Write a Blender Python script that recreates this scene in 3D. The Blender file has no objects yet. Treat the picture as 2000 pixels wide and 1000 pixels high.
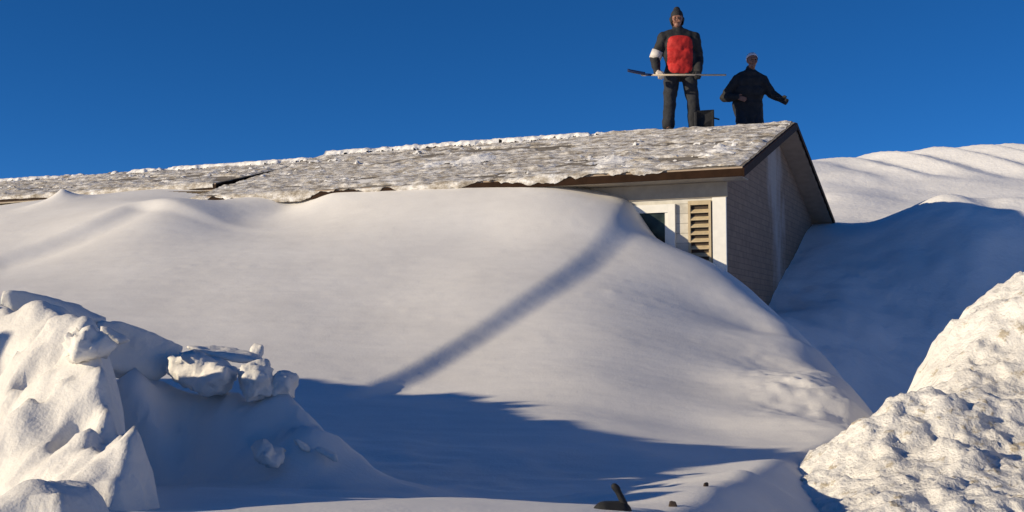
import bpy, bmesh, math, random
import numpy as np
from mathutils import Vector, Matrix

# ------------------------------------------------------------------ camera, sky, sun, exposure
SC = bpy.context.scene
COL = SC.collection
F = 2300.0                     # focal length in photo pixels (photo 2000 wide)
PITCH = math.atan(150.0 / F)
CZ = 1.6
cam_d = bpy.data.cameras.new('camera'); cam = bpy.data.objects.new('camera', cam_d); COL.objects.link(cam)
cam_d.sensor_width = 36; cam_d.lens = 36 * F / 2000; cam_d.clip_end = 3000; cam_d.clip_start = 0.05
cam.location = (0, 0, CZ); cam.rotation_euler = (math.pi / 2 + PITCH, 0, 0)
SC.camera = cam
SUN_AZ = (-0.95, -0.312); SUN_EL = math.radians(16.5)
n = math.hypot(*SUN_AZ)
S = Vector((SUN_AZ[0] / n * math.cos(SUN_EL), SUN_AZ[1] / n * math.cos(SUN_EL), math.sin(SUN_EL)))
w = bpy.data.worlds.new('World'); SC.world = w; w.use_nodes = True
nt = w.node_tree; nt.nodes.clear()
sky = nt.nodes.new('ShaderNodeTexSky'); sky.sky_type = 'NISHITA'; sky.sun_disc = False
sky.sun_elevation = SUN_EL; sky.sun_rotation = math.atan2(S.x, S.y)
sky.altitude = 6000; sky.air_density = 0.75; sky.dust_density = 0.0; sky.ozone_density = 4.0
hs = nt.nodes.new('ShaderNodeHueSaturation'); hs.inputs['Saturation'].default_value = 1.25; hs.inputs['Value'].default_value = 1.0; hs.inputs['Hue'].default_value = .505
bg = nt.nodes.new('ShaderNodeBackground'); bg.inputs['Strength'].default_value = 0.148
wo = nt.nodes.new('ShaderNodeOutputWorld')
gm = nt.nodes.new('ShaderNodeGamma'); gm.inputs[1].default_value = .85
nt.links.new(sky.outputs[0], gm.inputs[0]); nt.links.new(gm.outputs[0], hs.inputs['Color']); nt.links.new(hs.outputs[0], bg.inputs['Color']); nt.links.new(bg.outputs[0], wo.inputs[0])
sd = bpy.data.lights.new('sun', 'SUN'); sun = bpy.data.objects.new('sun', sd); COL.objects.link(sun)
sd.energy = 5.0; sd.angle = math.radians(0.6); sd.color = (1.0, 0.845, 0.60)
sun.rotation_euler = S.to_track_quat('Z', 'Y').to_euler()
SC.view_settings.view_transform = 'Standard'; SC.view_settings.look = 'None'
SC.view_settings.exposure = 0.0; SC.view_settings.gamma = 1.0

# ------------------------------------------------------------------ helpers
def P(px, py, d):
    """photo pixel + distance along +y -> world point"""
    a = (px - 1000) / F; b = (500 - py) / F
    c, s = math.cos(PITCH), math.sin(PITCH)
    v = Vector((a, c - b * s, s + b * c))
    v *= d / v.y
    return Vector((v.x, v.y, v.z + CZ))

def tag(o, label=None, cat=None, group=None, kind=None):
    if label: o['label'] = label
    if cat: o['category'] = cat
    if group: o['group'] = group
    if kind: o['kind'] = kind
    return o

def empty(name, loc=(0, 0, 0), rz=0):
    o = bpy.data.objects.new(name, None); COL.objects.link(o)
    o.location = loc; o.rotation_euler = (0, 0, rz); o.empty_display_size = .2
    return o

def mesh_obj(name, verts, faces, mat, parent=None, smooth=False):
    me = bpy.data.meshes.new(name)
    if isinstance(verts, np.ndarray): verts = verts.tolist()
    if isinstance(faces, np.ndarray): faces = faces.tolist()
    me.from_pydata(verts, [], faces)
    me.update()
    for m in (mat if isinstance(mat, (list, tuple)) else [mat]): me.materials.append(m)
    if smooth: me.polygons.foreach_set('use_smooth', [True] * len(me.polygons))
    o = bpy.data.objects.new(name, me); COL.objects.link(o)
    if parent: o.parent = parent
    return o

class MB:
    def __init__(s): s.v = []; s.f = []
    def add(s, vs, fs):
        k = len(s.v); s.v += [tuple(v) for v in vs]; s.f += [tuple(i + k for i in f) for f in fs]; return s
    def box(s, a, b, M=None):
        (x0, y0, z0), (x1, y1, z1) = a, b
        vs = [Vector(p) for p in ((x0,y0,z0),(x1,y0,z0),(x1,y1,z0),(x0,y1,z0),(x0,y0,z1),(x1,y0,z1),(x1,y1,z1),(x0,y1,z1))]
        if M: vs = [M @ v for v in vs]
        return s.add(vs, [(0,3,2,1),(4,5,6,7),(0,1,5,4),(1,2,6,5),(2,3,7,6),(3,0,4,7)])
    def tube(s, p0, p1, r0, r1=None, n=12):
        p0, p1 = Vector(p0), Vector(p1); r1 = r0 if r1 is None else r1
        q = (p1 - p0).to_track_quat('Z', 'Y').to_matrix()
        vs = []
        for p, r in ((p0, r0), (p1, r1)):
            vs += [p + q @ Vector((r * math.cos(2*math.pi*i/n), r * math.sin(2*math.pi*i/n), 0)) for i in range(n)]
        return s.add(vs, [(i, (i+1) % n, n + (i+1) % n, n + i) for i in range(n)] + [tuple(range(n))[::-1], tuple(range(n, 2*n))])
    def capsule(s, p0, r0, p1, r1, n=14, m=5, sc=None):
        p0, p1 = Vector(p0), Vector(p1)
        if (p1 - p0).length < 1e-5: p1 = p0 + Vector((0, 0, 1e-4))
        q = (p1 - p0).to_track_quat('Z', 'Y').to_matrix()
        rings = []
        for i in range(1, m + 1): rings.append((p0, r0, -math.pi/2 + math.pi/2 * i / m))
        for i in range(0, m): rings.append((p1, r1, math.pi/2 * i / m))
        vs = [p0 + q @ Vector((0, 0, -r0))]
        for c, r, t in rings:
            vs += [c + q @ Vector((r*math.cos(t)*math.cos(2*math.pi*j/n), r*math.cos(t)*math.sin(2*math.pi*j/n), r*math.sin(t))) for j in range(n)]
        vs.append(p1 + q @ Vector((0, 0, r1)))
        if sc:
            c = (p0 + p1) / 2
            vs = [Vector((c.x + (v.x-c.x)*sc[0], c.y + (v.y-c.y)*sc[1], c.z + (v.z-c.z)*sc[2])) for v in vs]
        fs = [(0, 1 + (j+1) % n, 1 + j) for j in range(n)]
        R = len(rings)
        for k in range(R - 1):
            a = 1 + k * n
            fs += [(a + j, a + (j+1) % n, a + n + (j+1) % n, a + n + j) for j in range(n)]
        a = 1 + (R-1) * n
        fs += [(a + j, a + (j+1) % n, a + n) for j in range(n)]
        return s.add(vs, fs)
    def build(s, name, mat, parent=None, smooth=False, bevel=0, remesh=0, relax=0):
        o = mesh_obj(name, s.v, s.f, mat, parent, smooth)
        if remesh:
            md = o.modifiers.new('r', 'REMESH'); md.mode = 'VOXEL'; md.voxel_size = remesh
            if relax: ms = o.modifiers.new('s', 'SMOOTH'); ms.factor = .5; ms.iterations = relax
            o = bake(o, smooth)
        elif bevel:
            md = o.modifiers.new('b', 'BEVEL'); md.width = bevel; md.segments = 2; o = bake(o, smooth)
        return o

def bake(o, smooth=True):
    dg = bpy.context.evaluated_depsgraph_get(); dg.update()
    me = bpy.data.meshes.new_from_object(o.evaluated_get(dg))
    o.modifiers.clear(); old = o.data; o.data = me
    me.name = old.name
    bpy.data.meshes.remove(old)
    me.polygons.foreach_set('use_smooth', [bool(smooth)] * len(me.polygons)); me.update()
    return o

def rbf(pts, lam=0.0):
    """thin-plate spline through (x, y, z) points"""
    A = np.array([[p[0], p[1], p[2]] for p in pts], float)
    X = A[:, :2]; N = len(X)
    def K(P_, Q):
        r2 = ((P_[:, None, :] - Q[None]) ** 2).sum(-1)
        return 0.5 * r2 * np.log(r2 + 1e-9)
    M = np.zeros((N+3, N+3)); M[:N, :N] = K(X, X) + lam * np.eye(N)
    M[:N, N] = 1; M[:N, N+1:] = X; M[N, :N] = 1; M[N+1:, :N] = X.T
    c = np.linalg.solve(M, np.concatenate([A[:, 2], np.zeros(3)]))
    def f(x, y):
        q = np.stack([x.ravel(), y.ravel()], 1); out = np.zeros(len(q))
        for i in range(0, len(q), 20000):
            b = q[i:i+20000]
            out[i:i+20000] = K(b, X) @ c[:N] + c[N] + b @ c[N+1:]
        return out.reshape(x.shape)
    return f

def hsh(ix, iy, seed):
    h = (ix.astype(np.int64) * 374761393 + iy.astype(np.int64) * 668265263 + seed * 974634777) & 0xFFFFFFFF
    h = ((h ^ (h >> 13)) * 1274126177) & 0xFFFFFFFF
    return ((h ^ (h >> 16)) & 0xFFFF) / 65535.0
def vnoise(x, y, seed=0):
    ix, iy = np.floor(x), np.floor(y); fx, fy = x - ix, y - iy
    fx = fx*fx*fx*(fx*(fx*6-15)+10); fy = fy*fy*fy*(fy*(fy*6-15)+10)
    a = hsh(ix, iy, seed); b = hsh(ix+1, iy, seed); c = hsh(ix, iy+1, seed); d = hsh(ix+1, iy+1, seed)
    return (a*(1-fx)+b*fx)*(1-fy) + (c*(1-fx)+d*fx)*fy - .5
def fbm(x, y, seed=0, oct=4, gain=.5):
    s = 0; a = 1; t = 0
    for k in range(oct):
        s = s + a * vnoise(x * 2**k + 13.7*k, y * 2**k - 7.3*k, seed + k); t += a; a *= gain
    return s / t * 2
def sstep(a, b, x):
    t = np.clip((x - a) / (b - a), 0, 1); return t*t*(3-2*t)
def segdist(x, y, pts):
    """signed distance (+ on the right of the path) and arc parameter 0..1 of a polyline"""
    best = np.full(x.shape, 1e9); sg = np.zeros(x.shape); par = np.zeros(x.shape)
    L = [0]
    for a, b in zip(pts, pts[1:]): L.append(L[-1] + math.dist(a[:2], b[:2]))
    for k, (a, b) in enumerate(zip(pts, pts[1:])):
        dx, dy = b[0]-a[0], b[1]-a[1]; l2 = dx*dx+dy*dy
        t = np.clip(((x-a[0])*dx+(y-a[1])*dy)/l2, 0, 1)
        d = np.hypot(x-a[0]-t*dx, y-a[1]-t*dy)
        c = (x-a[0])*dy-(y-a[1])*dx
        m = d < best
        best = np.where(m, d, best); sg = np.where(m, np.sign(c), sg); par = np.where(m, (L[k]+t*math.sqrt(l2))/L[-1], par)
    return best*sg, par

def grid(name, x0, x1, y0, y1, step, zf, mat, keep=None, kind='structure', xy=None, base=None):
    xs = np.arange(x0, x1 + step/2, step); ys = np.arange(y0, y1 + step/2, step)
    X, Y = np.meshgrid(xs, ys)
    Z = zf(X, Y); W = len(xs)
    V = np.stack([X, Y, Z], -1)
    if xy is not None: V = xy(V)
    V = V.reshape(-1, 3)
    i, j = np.meshgrid(np.arange(len(xs)-1), np.arange(len(ys)-1))
    a = (j*W+i).ravel(); Fc = np.stack([a, a+1, a+W+1, a+W], 1)
    if keep is not None:
        k = keep(X, Y, Z).ravel(); Fc = Fc[k[Fc].all(1)]
        used = np.zeros(len(V), bool); used[Fc.ravel()] = True
        idx = np.cumsum(used) - 1; V = V[used]; Fc = idx[Fc]
    o = mesh_obj(name, V, Fc, mat, smooth=True)
    if kind: o['kind'] = kind
    return o

# ------------------------------------------------------------------ materials
def mat_new(name):
    m = bpy.data.materials.new(name); m.use_nodes = True
    return m, m.node_tree, m.node_tree.nodes['Principled BSDF']
def noise(nt, scale, detail=4, rough=.55, vec=None, stretch=None, rot=None):
    tc = nt.nodes.new('ShaderNodeTexCoord'); src = tc.outputs['Object']
    if stretch or rot:
        mp = nt.nodes.new('ShaderNodeMapping'); mp.inputs['Scale'].default_value = stretch or (1,1,1)
        if rot: mp.inputs['Rotation'].default_value = rot
        nt.links.new(src, mp.inputs[0]); src = mp.outputs[0]
    t = nt.nodes.new('ShaderNodeTexNoise'); t.inputs['Scale'].default_value = scale
    t.inputs['Detail'].default_value = detail; t.inputs['Roughness'].default_value = rough
    nt.links.new(src, t.inputs['Vector']); return t
def ramp(nt, src, stops):
    r = nt.nodes.new('ShaderNodeValToRGB')
    e = r.color_ramp.elements
    while len(e) < len(stops): e.new(.5)
    for k, (p, c) in enumerate(stops):
        e[k].position = p; e[k].color = (*c, 1) if len(c) == 3 else c
    nt.links.new(src, r.inputs[0]); return r
def bump(nt, b, srcs):
    prev = None
    for s, strength, dist in srcs:
        n_ = nt.nodes.new('ShaderNodeBump'); n_.inputs['Strength'].default_value = strength; n_.inputs['Distance'].default_value = dist
        nt.links.new(s, n_.inputs['Height'])
        if prev: nt.links.new(prev.outputs[0], n_.inputs['Normal'])
        prev = n_
    nt.links.new(prev.outputs[0], b.inputs['Normal'])
def simple(name, col, rough=.7, var=.15, scale=20, bstr=.2, bdist=.01, metal=0):
    m, nt, b = mat_new(name)
    t = noise(nt, scale, 5)
    lo = tuple(c*(1-var) for c in col); hi = tuple(min(1, c*(1+var)) for c in col)
    r = ramp(nt, t.outputs['Fac'], [(.3, lo), (.7, hi)])
    nt.links.new(r.outputs[0], b.inputs['Base Color'])
    b.inputs['Roughness'].default_value = rough; b.inputs['Metallic'].default_value = metal
    if bstr: bump(nt, b, [(t.outputs['Fac'], bstr, bdist)])
    return m
def snow(name, c0, c1, fine=.25, ripple=.0, lump=0, dirt=None):
    m, nt, b = mat_new(name)
    t = noise(nt, 1.3, 5); r = ramp(nt, t.outputs['Fac'], [(.3, c0), (.7, c1)])
    out = r.outputs[0]
    if dirt:
        d = noise(nt, dirt[0], 6, .7); dr = ramp(nt, d.outputs['Fac'], [(dirt[1], (0,0,0)), (dirt[1]+.08, (1,1,1))])
        mx = nt.nodes.new('ShaderNodeMixRGB'); mx.inputs[2].default_value = (*dirt[2], 1)
        nt.links.new(dr.outputs[0], mx.inputs[0]); nt.links.new(out, mx.inputs[1]); out = mx.outputs[0]
    nt.links.new(out, b.inputs['Base Color'])
    b.inputs['Roughness'].default_value = .65; b.inputs['Specular IOR Level'].default_value = .25
    g = noise(nt, 60, 4, .6); L = [(g.outputs['Fac'], fine, .006)]
    if ripple:
        q = noise(nt, 2.4, 5, .6, stretch=(.55, 4.0, 4.0), rot=(0, 0, .25)); L.append((q.outputs['Fac'], ripple, .05))
    if lump:
        q = noise(nt, 9, 5, .6); L.append((q.outputs['Fac'], lump, .05))
    bump(nt, b, L)
    return m
M_SNOW = snow('wind_packed_snow', (.78,.76,.735), (.87,.85,.82), .28, .045, .05)
M_ROUGH = snow('rough_snow', (.72,.695,.65), (.84,.82,.78), .6, 0, .7, dirt=(9, .57, (.50,.44,.34)))
M_ROUGH2 = snow('fresh_roof_snow', (.80,.79,.78), (.90,.89,.88), .5, 0, .5)
M_SLOPE = snow('lumpy_snow', (.86,.85,.84), (.94,.93,.92), .25, 0, .3)
M_FROST = snow('wall_frost', (.40,.38,.36), (.62,.61,.60), .4, 0, .4)
M_BANK = snow('bank_snow', (.72,.70,.665), (.84,.81,.76), .3, 0, .28)
def m_crust():
    m, nt, b = mat_new('crusted_roof_snow')
    t = noise(nt, 5, 8, .78, stretch=(.8, 1.6, 1.6)); r = ramp(nt, t.outputs['Fac'], [(.34, (.19,.155,.115)), (.44, (.40,.36,.305)), (.52, (.62,.59,.55)), (.62, (.88,.87,.86))])
    nt.links.new(r.outputs[0], b.inputs['Base Color']); b.inputs['Roughness'].default_value = .8
    g = noise(nt, 16, 6, .7); bump(nt, b, [(g.outputs['Fac'], .7, .03)])
    return m
M_CRUST = m_crust()
def m_shingle():
    m, nt, b = mat_new('asphalt_shingle')
    tc = nt.nodes.new('ShaderNodeTexCoord')
    br = nt.nodes.new('ShaderNodeTexBrick'); br.inputs['Scale'].default_value = 1
    br.inputs['Brick Width'].default_value = .33; br.inputs['Row Height'].default_value = .14; br.inputs['Mortar Size'].default_value = .006
    br.inputs['Color1'].default_value = (.16,.135,.105,1); br.inputs['Color2'].default_value = (.25,.22,.18,1); br.inputs['Mortar'].default_value = (.05,.04,.03,1)
    nt.links.new(tc.outputs['Object'], br.inputs['Vector'])
    nt.links.new(br.outputs['Color'], b.inputs['Base Color']); b.inputs['Roughness'].default_value = .9
    bump(nt, b, [(br.outputs['Fac'], -.5, .01)])
    return m
M_SHING = m_shingle()
def m_siding(name, col, row=.12, brick=False):
    m, nt, b = mat_new(name)
    tc = nt.nodes.new('ShaderNodeTexCoord'); mp = nt.nodes.new('ShaderNodeMapping')
    mp.inputs['Rotation'].default_value = (math.pi/2, 0, 0) if not brick else (math.pi/2, 0, math.pi/2)
    nt.links.new(tc.outputs['Object'], mp.inputs[0])
    br = nt.nodes.new('ShaderNodeTexBrick'); br.inputs['Scale'].default_value = 1
    br.inputs['Brick Width'].default_value = .22 if brick else 3.0; br.inputs['Row Height'].default_value = .075 if brick else row
    br.inputs['Mortar Size'].default_value = .006 if brick else .006
    br.inputs['Color1'].default_value = (*[c*.9 for c in col], 1); br.inputs['Color2'].default_value = (*[min(1, c*1.1) for c in col], 1)
    br.inputs['Mortar'].default_value = (*[c*.7 for c in col], 1)
    if brick:
        # the gable end lies in the local y-z plane
        sp = nt.nodes.new('ShaderNodeSeparateXYZ'); cb = nt.nodes.new('ShaderNodeCombineXYZ')
        nt.links.new(tc.outputs['Object'], sp.inputs[0]); nt.links.new(sp.outputs['Y'], cb.inputs['X']); nt.links.new(sp.outputs['Z'], cb.inputs['Y'])
        nt.links.new(cb.outputs[0], br.inputs['Vector'])
    else:
        nt.links.new(mp.outputs[0], br.inputs['Vector'])
    t = noise(nt, 6, 6, .7); mx = nt.nodes.new('ShaderNodeMixRGB'); mx.blend_type = 'MULTIPLY'; mx.inputs[0].default_value = .6
    r = ramp(nt, t.outputs['Fac'], [(.3, (.62,.60,.58)), (.65, (1.1,1.1,1.1))])
    nt.links.new(br.outputs['Color'], mx.inputs[1]); nt.links.new(r.outputs[0], mx.inputs[2])
    nt.links.new(mx.outputs[0], b.inputs['Base Color']); b.inputs['Roughness'].default_value = .8
    bump(nt, b, [(br.outputs['Fac'], -.5, .008), (t.outputs['Fac'], .2, .01)])
    return m
M_WHITE = simple('white_painted_wood', (.80,.79,.74), .55, .05, 12, .08)
M_SIDE = m_siding('cream_clapboard', (.62,.60,.54))
M_BRICK = m_siding('brown_grey_brick', (.27,.185,.125), brick=True)
def frost_on(m):
    nt = m.node_tree; b = nt.nodes['Principled BSDF']
    src = b.inputs['Base Color'].links[0].from_socket
    tc = nt.nodes.new('ShaderNodeTexCoord'); sp = nt.nodes.new('ShaderNodeSeparateXYZ'); nt.links.new(tc.outputs['Object'], sp.inputs[0])
    def mth(op, a, b_):
        q = nt.nodes.new('ShaderNodeMath'); q.operation = op
        for k, v in enumerate((a, b_)):
            if isinstance(v, (int, float)): q.inputs[k].default_value = v
            elif v is not None: nt.links.new(v, q.inputs[k])
        return q.outputs[0]
    d = mth('ABSOLUTE', mth('SUBTRACT', sp.outputs['Y'], mth('ADD', 3.5, mth('MULTIPLY', sp.outputs['Z'], -.22))), None)
    t = noise(nt, 1.6, 7, .62, stretch=(1, 1, .5))
    f = mth('SUBTRACT', mth('ADD', mth('MULTIPLY', t.outputs['Fac'], 1.5), 0.05), mth('MULTIPLY', d, .95))
    rr = ramp(nt, f, [(.25, (0,0,0)), (.62, (.6,.6,.6))])
    mx = nt.nodes.new('ShaderNodeMixRGB'); mx.inputs[2].default_value = (.50,.47,.45,1)
    nt.links.new(rr.outputs[0], mx.inputs[0]); nt.links.new(src, mx.inputs[1]); nt.links.new(mx.outputs[0], b.inputs['Base Color'])
frost_on(M_BRICK)
M_UNDER = None
M_FRIEZE = simple('beige_board', (.38,.33,.26), .7, .12, 8)
M_UNDER = simple('brown_soffit_boards', (.40,.31,.23), .85, .12, 9)
M_FASCIA = simple('dark_brown_fascia', (.028,.014,.008), .6, .25, 10)
M_SHUT = simple('tan_shutter_paint', (.50,.40,.25), .6, .12, 15)
M_DARK = simple('dark_eye_and_gap_shade', (.05,.032,.02), .8, .2, 15)
def m_glass():
    m, nt, b = mat_new('window_glass')
    t = noise(nt, 3, 3); r = ramp(nt, t.outputs['Fac'], [(.4, (.012,.02,.016)), (.65, (.05,.075,.06))])
    nt.links.new(r.outputs[0], b.inputs['Base Color']); b.inputs['Roughness'].default_value = .3; b.inputs['Specular IOR Level'].default_value = .3
    return m
M_GLASS = m_glass()
M_FASCIA.node_tree.nodes['Principled BSDF'].inputs['Specular IOR Level'].default_value = .05
M_BLACK = simple('black_winter_fabric', (.012,.013,.016), .8, .4, 14, .5, .015)
M_PANTS = simple('dark_trouser_fabric', (.016,.018,.024), .85, .4, 12, .5, .015)
M_RED = simple('red_jacket_fabric', (.46,.014,.011), .75, .12, 10, .4, .015)
M_PALE = simple('pale_reflective_band', (.62,.58,.55), .6, .1, 20)
M_SKIN = simple('skin', (.24,.115,.08), .55, .08, 20, .1)
M_GLOVE = simple('pale_work_glove', (.60,.52,.44), .8, .1, 30)
M_CAP = simple('pale_knit_cap', (.75,.66,.66), .9, .08, 60, .5)
M_CAPR = simple('pink_red_cap_band', (.45,.12,.12), .9, .1, 60, .5)
M_WOOD = simple('pale_wood_handle', (.55,.45,.33), .6, .1, 30)
M_BLUE = simple('dark_blue_shovel_blade', (.012,.028,.10), .45, .2, 10)
M_DIRT = simple('dark_earth', (.05,.035,.028), .95, .4, 40)

# ------------------------------------------------------------------ house frame of reference
U = Vector((-.917, .399, 0)); U.normalize(); V_ = Vector((.399, .917, 0)); V_.normalize()
E = P(1450, 325, 13.56)                   # near end of the front eave (top edge)
RZ = math.atan2(-U.y, -U.x)               # local +x runs along -U (to the right in the picture)
SPAN = 7.05; RISE = 1.10; LEN = 7.9
def house_pt(s, v, z): return E + U*s + V_*v + Vector((0, 0, z))
RAKE, OVER = .30, .40
C0 = E + U*RAKE + V_*OVER                 # the near corner of the walls
def wall_d(px):
    t = (px-1000)/F; s = (C0.x - C0.y*t) / (-U.x + U.y*t)
    return C0.y + U.y*s
def Wp(px, py, off=0.0): return P(px, py, wall_d(px) + off)

# ------------------------------------------------------------------ the big drift and the hollow in front of it
main = [Wp(1415,527,.1), Wp(1360,505,.1), Wp(1310,478,.05), Wp(1270,435,0), Wp(1240,398,0), Wp(1170,378,-.2), Wp(1080,368,-.42), Wp(950,366,-.46), Wp(800,369,-.46), Wp(650,375,-.46), Wp(520,383,-.46), Wp(420,391,-.46),
        P(300,373,17.6), P(160,384,18.1), P(30,398,18.6), P(-200,430,19.5), P(-500,440,20),
        # spur at the left
        P(270,398,15.6), P(335,388,15.7), P(400,400,15.6), P(470,428,15.4), P(180,432,15.2), P(60,480,14.6), P(-60,500,14.4), P(-400,540,14),
        P(560,402,16.0), P(640,410,15.3),
        P(0,570,12.2), P(150,520,13.2), P(300,500,13.4), P(300,600,11.4), P(0,660,9.9), P(-400,680,9.5), P(300,690,9.7), P(150,630,10.8),
        P(550,500,13.2), P(550,600,11.2), P(550,700,9.5), P(450,800,7.7), P(550,880,6.0), P(550,945,5.0), P(380,940,4.8),
        P(720,450,14.0), P(800,550,12.0), P(800,650,10.3), P(780,740,8.9), P(750,830,7.3), P(780,900,6.0), P(800,955,4.9),
        P(950,450,13.6), P(1000,550,11.7), P(1000,650,10.1), P(1000,740,8.8), P(1000,840,7.2), P(1000,920,5.8), P(1050,965,4.9),
        P(1180,450,13.4), P(1200,560,11.7), P(1200,650,10.2), P(1200,740,8.8), P(1200,830,7.4), P(1220,900,6.2), P(1250,955,5.1),
        P(1370,570,12.2), P(1370,660,10.6), P(1380,740,9.3), P(1380,820,7.9), P(1450,890,6.5), P(1400,930,5.6),
        P(1480,640,11.6), P(1530,720,10.1), P(1560,800,8.6), P(1560,860,7.2)]
crest = [(1480,572,13.3),(1512,602,12.7),(1560,642,12.0),(1602,682,11.2),(1652,740,10.0),(1684,800,8.9),(1692,850,7.8)]
for c in crest:
    p = P(*c); main += [p, p + Vector((.25,.06,-.30)), p + Vector((.8,.2,-1.1)), p + Vector((2.0,.5,-2.0))]
p = P(1415,527,14.1); main += [p + Vector((.7,1.2,-.9)), p + Vector((1.6,2.2,-1.2))]
# near rim at the bottom edge of the picture and the slope to the right of it
main += [P(100,985,2.9), P(300,992,3.1), P(500,980,3.3), P(750,977,3.4), P(1000,985,3.4), P(1180,994,3.4), P(600,1200,2.2), P(1000,1210,2.2), P(1400,1200,2.3),
         P(1240,1000,3.7), P(1290,1000,3.6), P(1380,952,4.4), P(1450,915,5.3), P(1490,893,6.2), P(1610,862,7.1), Vector((1.5,4.5,1.0)), Vector((2.0,6,.97)), Vector((1.2,3.0,.98)),
         Vector((3.5,6.5,.7)), Vector((5.0,7,.6)), Vector((5,3,.9)), Vector((4,1,.9)), Vector((-3,1,.7)), Vector((0,.3,.55)), Vector((-5,3,.8)), Vector((-7,5.5,.9)), Vector((-10,9,1.4)), Vector((-10,13,2.0))]
main_f = rbf(main, .002)
CR1 = [P(1258,400,14.6), P(1195,467,13.3), P(1095,543,11.8), P(995,608,10.75), P(895,668,9.85), P(815,712,9.2), P(745,744,8.75), P(650,788,8.1)]
CR2 = [P(290,388,15.8), P(200,430,15.1), P(120,468,14.7), P(20,495,14.3), P(-80,505,14.2)]
RDG = [P(200,745,4.7), P(330,765,5.0), P(450,775,4.95), P(560,795,4.8), P(640,860,4.6), P(720,920,4.4)]
RIB = [P(1150,1150,2.7), P(1290,1000,3.6), P(1380,952,4.4), P(1450,915,5.3), P(1490,893,6.2), P(1610,862,7.1), P(1690,850,7.9)]
def smooth(p, n=6):
    q = []
    for k in range(len(p)-1):
        a, b, c, d = p[max(0, k-1)], p[k], p[k+1], p[min(len(p)-1, k+2)]
        for i in range(n):
            t = i/n; q.append(.5*((2*b) + (c-a)*t + (2*a-5*b+4*c-d)*t*t + (3*b-a-3*c+d)*t**3))
    return q + [p[-1]]
CR1 = smooth(CR1); CR2 = smooth(CR2); RIB = smooth(RIB); RDG = smooth(RDG)
def ground_z(x, y):
    z = main_f(x, y)
    # a soft wind-cut step that runs down from the window corner
    d, t = segdist(x, y, CR1[::-1])
    wd = .09 + .13*t
    z = z - (.080 + .012*t) * sstep(-1, 1, d/wd) * np.exp(-np.clip(d, 0, 9)/1.5) * sstep(0, .12, t) * sstep(0, .04, 1.0-t+.04)
    d, t = segdist(x, y, CR2[::-1])
    z = z - .15 * sstep(-1, 1, d/.30) * np.exp(-np.clip(d, 0, 9)/.8) * sstep(0, .25, t) * sstep(0, .1, 1-t)
    # little cone of snow under the far eave
    c = P(121, 392, 17.3); r = np.hypot(x-c.x, y-c.y)
    z = z + .17*np.exp(-r/.16) + .06*np.exp(-(r/.5)**2)
    # crumbled crust at the right-hand foot
    c = P(1610, 800, 8.8); r = np.hypot((x-c.x)/.55, (y-c.y)/1.5)
    mk = np.exp(-r**3)
    z = z + mk * (.035*fbm(x*9, y*9, 5, 5, .7) + .035*np.abs(fbm(x*16, y*16, 9, 4, .7)) + .02*fbm(x*4, y*4, 6, 2))
    lm = vnoise(x*7, y*7, 27) + .35*vnoise(x*1.1, y*1.1, 28)
    z = z + .004*sstep(.46, .6, lm) + .0025*fbm(x*9, y*16, 29, 3)
    # gentle undulation, and small lumps in the hollow
    z = z + .022*fbm(x*.6, y*.6, 3, 2, .35) + .0022*fbm(x*4+y, y*13, 8, 3)
    hol = sstep(7.5, 6.0, y)*sstep(3.3, 4.0, y)*sstep(1.5, -.5, x)
    z = z + hol*.04*fbm(x*2.2, y*2.2, 21, 4)
    d, t = segdist(x, y, RDG)
    rg = np.exp(-(d/.24)**2)*sstep(0, .06, t)*sstep(0, .25, 1-t)
    z = z + rg*(.42 - .2*t + .14*fbm(x*4.5, y*4.5, 23, 5, .6) - .06*np.abs(fbm(x*3, y*3, 24, 2)))
    d, t = segdist(x, y, RIB)
    d = d + .05*fbm(x*1.5, y*1.5, 25, 3)
    z = z - .66*(np.sqrt(np.clip(d, 0, .85)**2 + .0016) - .04) - .1*np.clip(d-.85, 0, 3)
    return z
def ground_keep(x, y, z):
    # nothing inside the houses
    dv = (x-C0.x)*V_.x + (y-C0.y)*V_.y; du = (x-C0.x)*U.x + (y-C0.y)*U.y
    return ~((dv > .12) & (du > .06))
DR = grid('snow_drift', -10, 5.6, .6, 17.6, .045, ground_z, M_SNOW, ground_keep)
# snow against the farther house on the left
grid('snow_drift', -16, -4.0, 15.0, 24, .08, lambda x, y: np.where(x < -9.9, ground_z(np.maximum(x, -9.9), y) - .02, ground_z(x, y)-.012), M_SNOW,
     lambda x, y, z: ((x-C0.x)*U.x+(y-C0.y)*U.y > 7.4) & ((x-C0.x)*V_.x+(y-C0.y)*V_.y < .62) & ((y > 17.55) | (x < -9.95)))
# wide snow-covered ground to the horizon
def far_ground(x, y): return -1.6 + .5*fbm(x*.01, y*.01, 77, 3) + 0*x
grid('ground', -1500, 1500, -1500, 1500, 25, far_ground, M_SLOPE)

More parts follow.
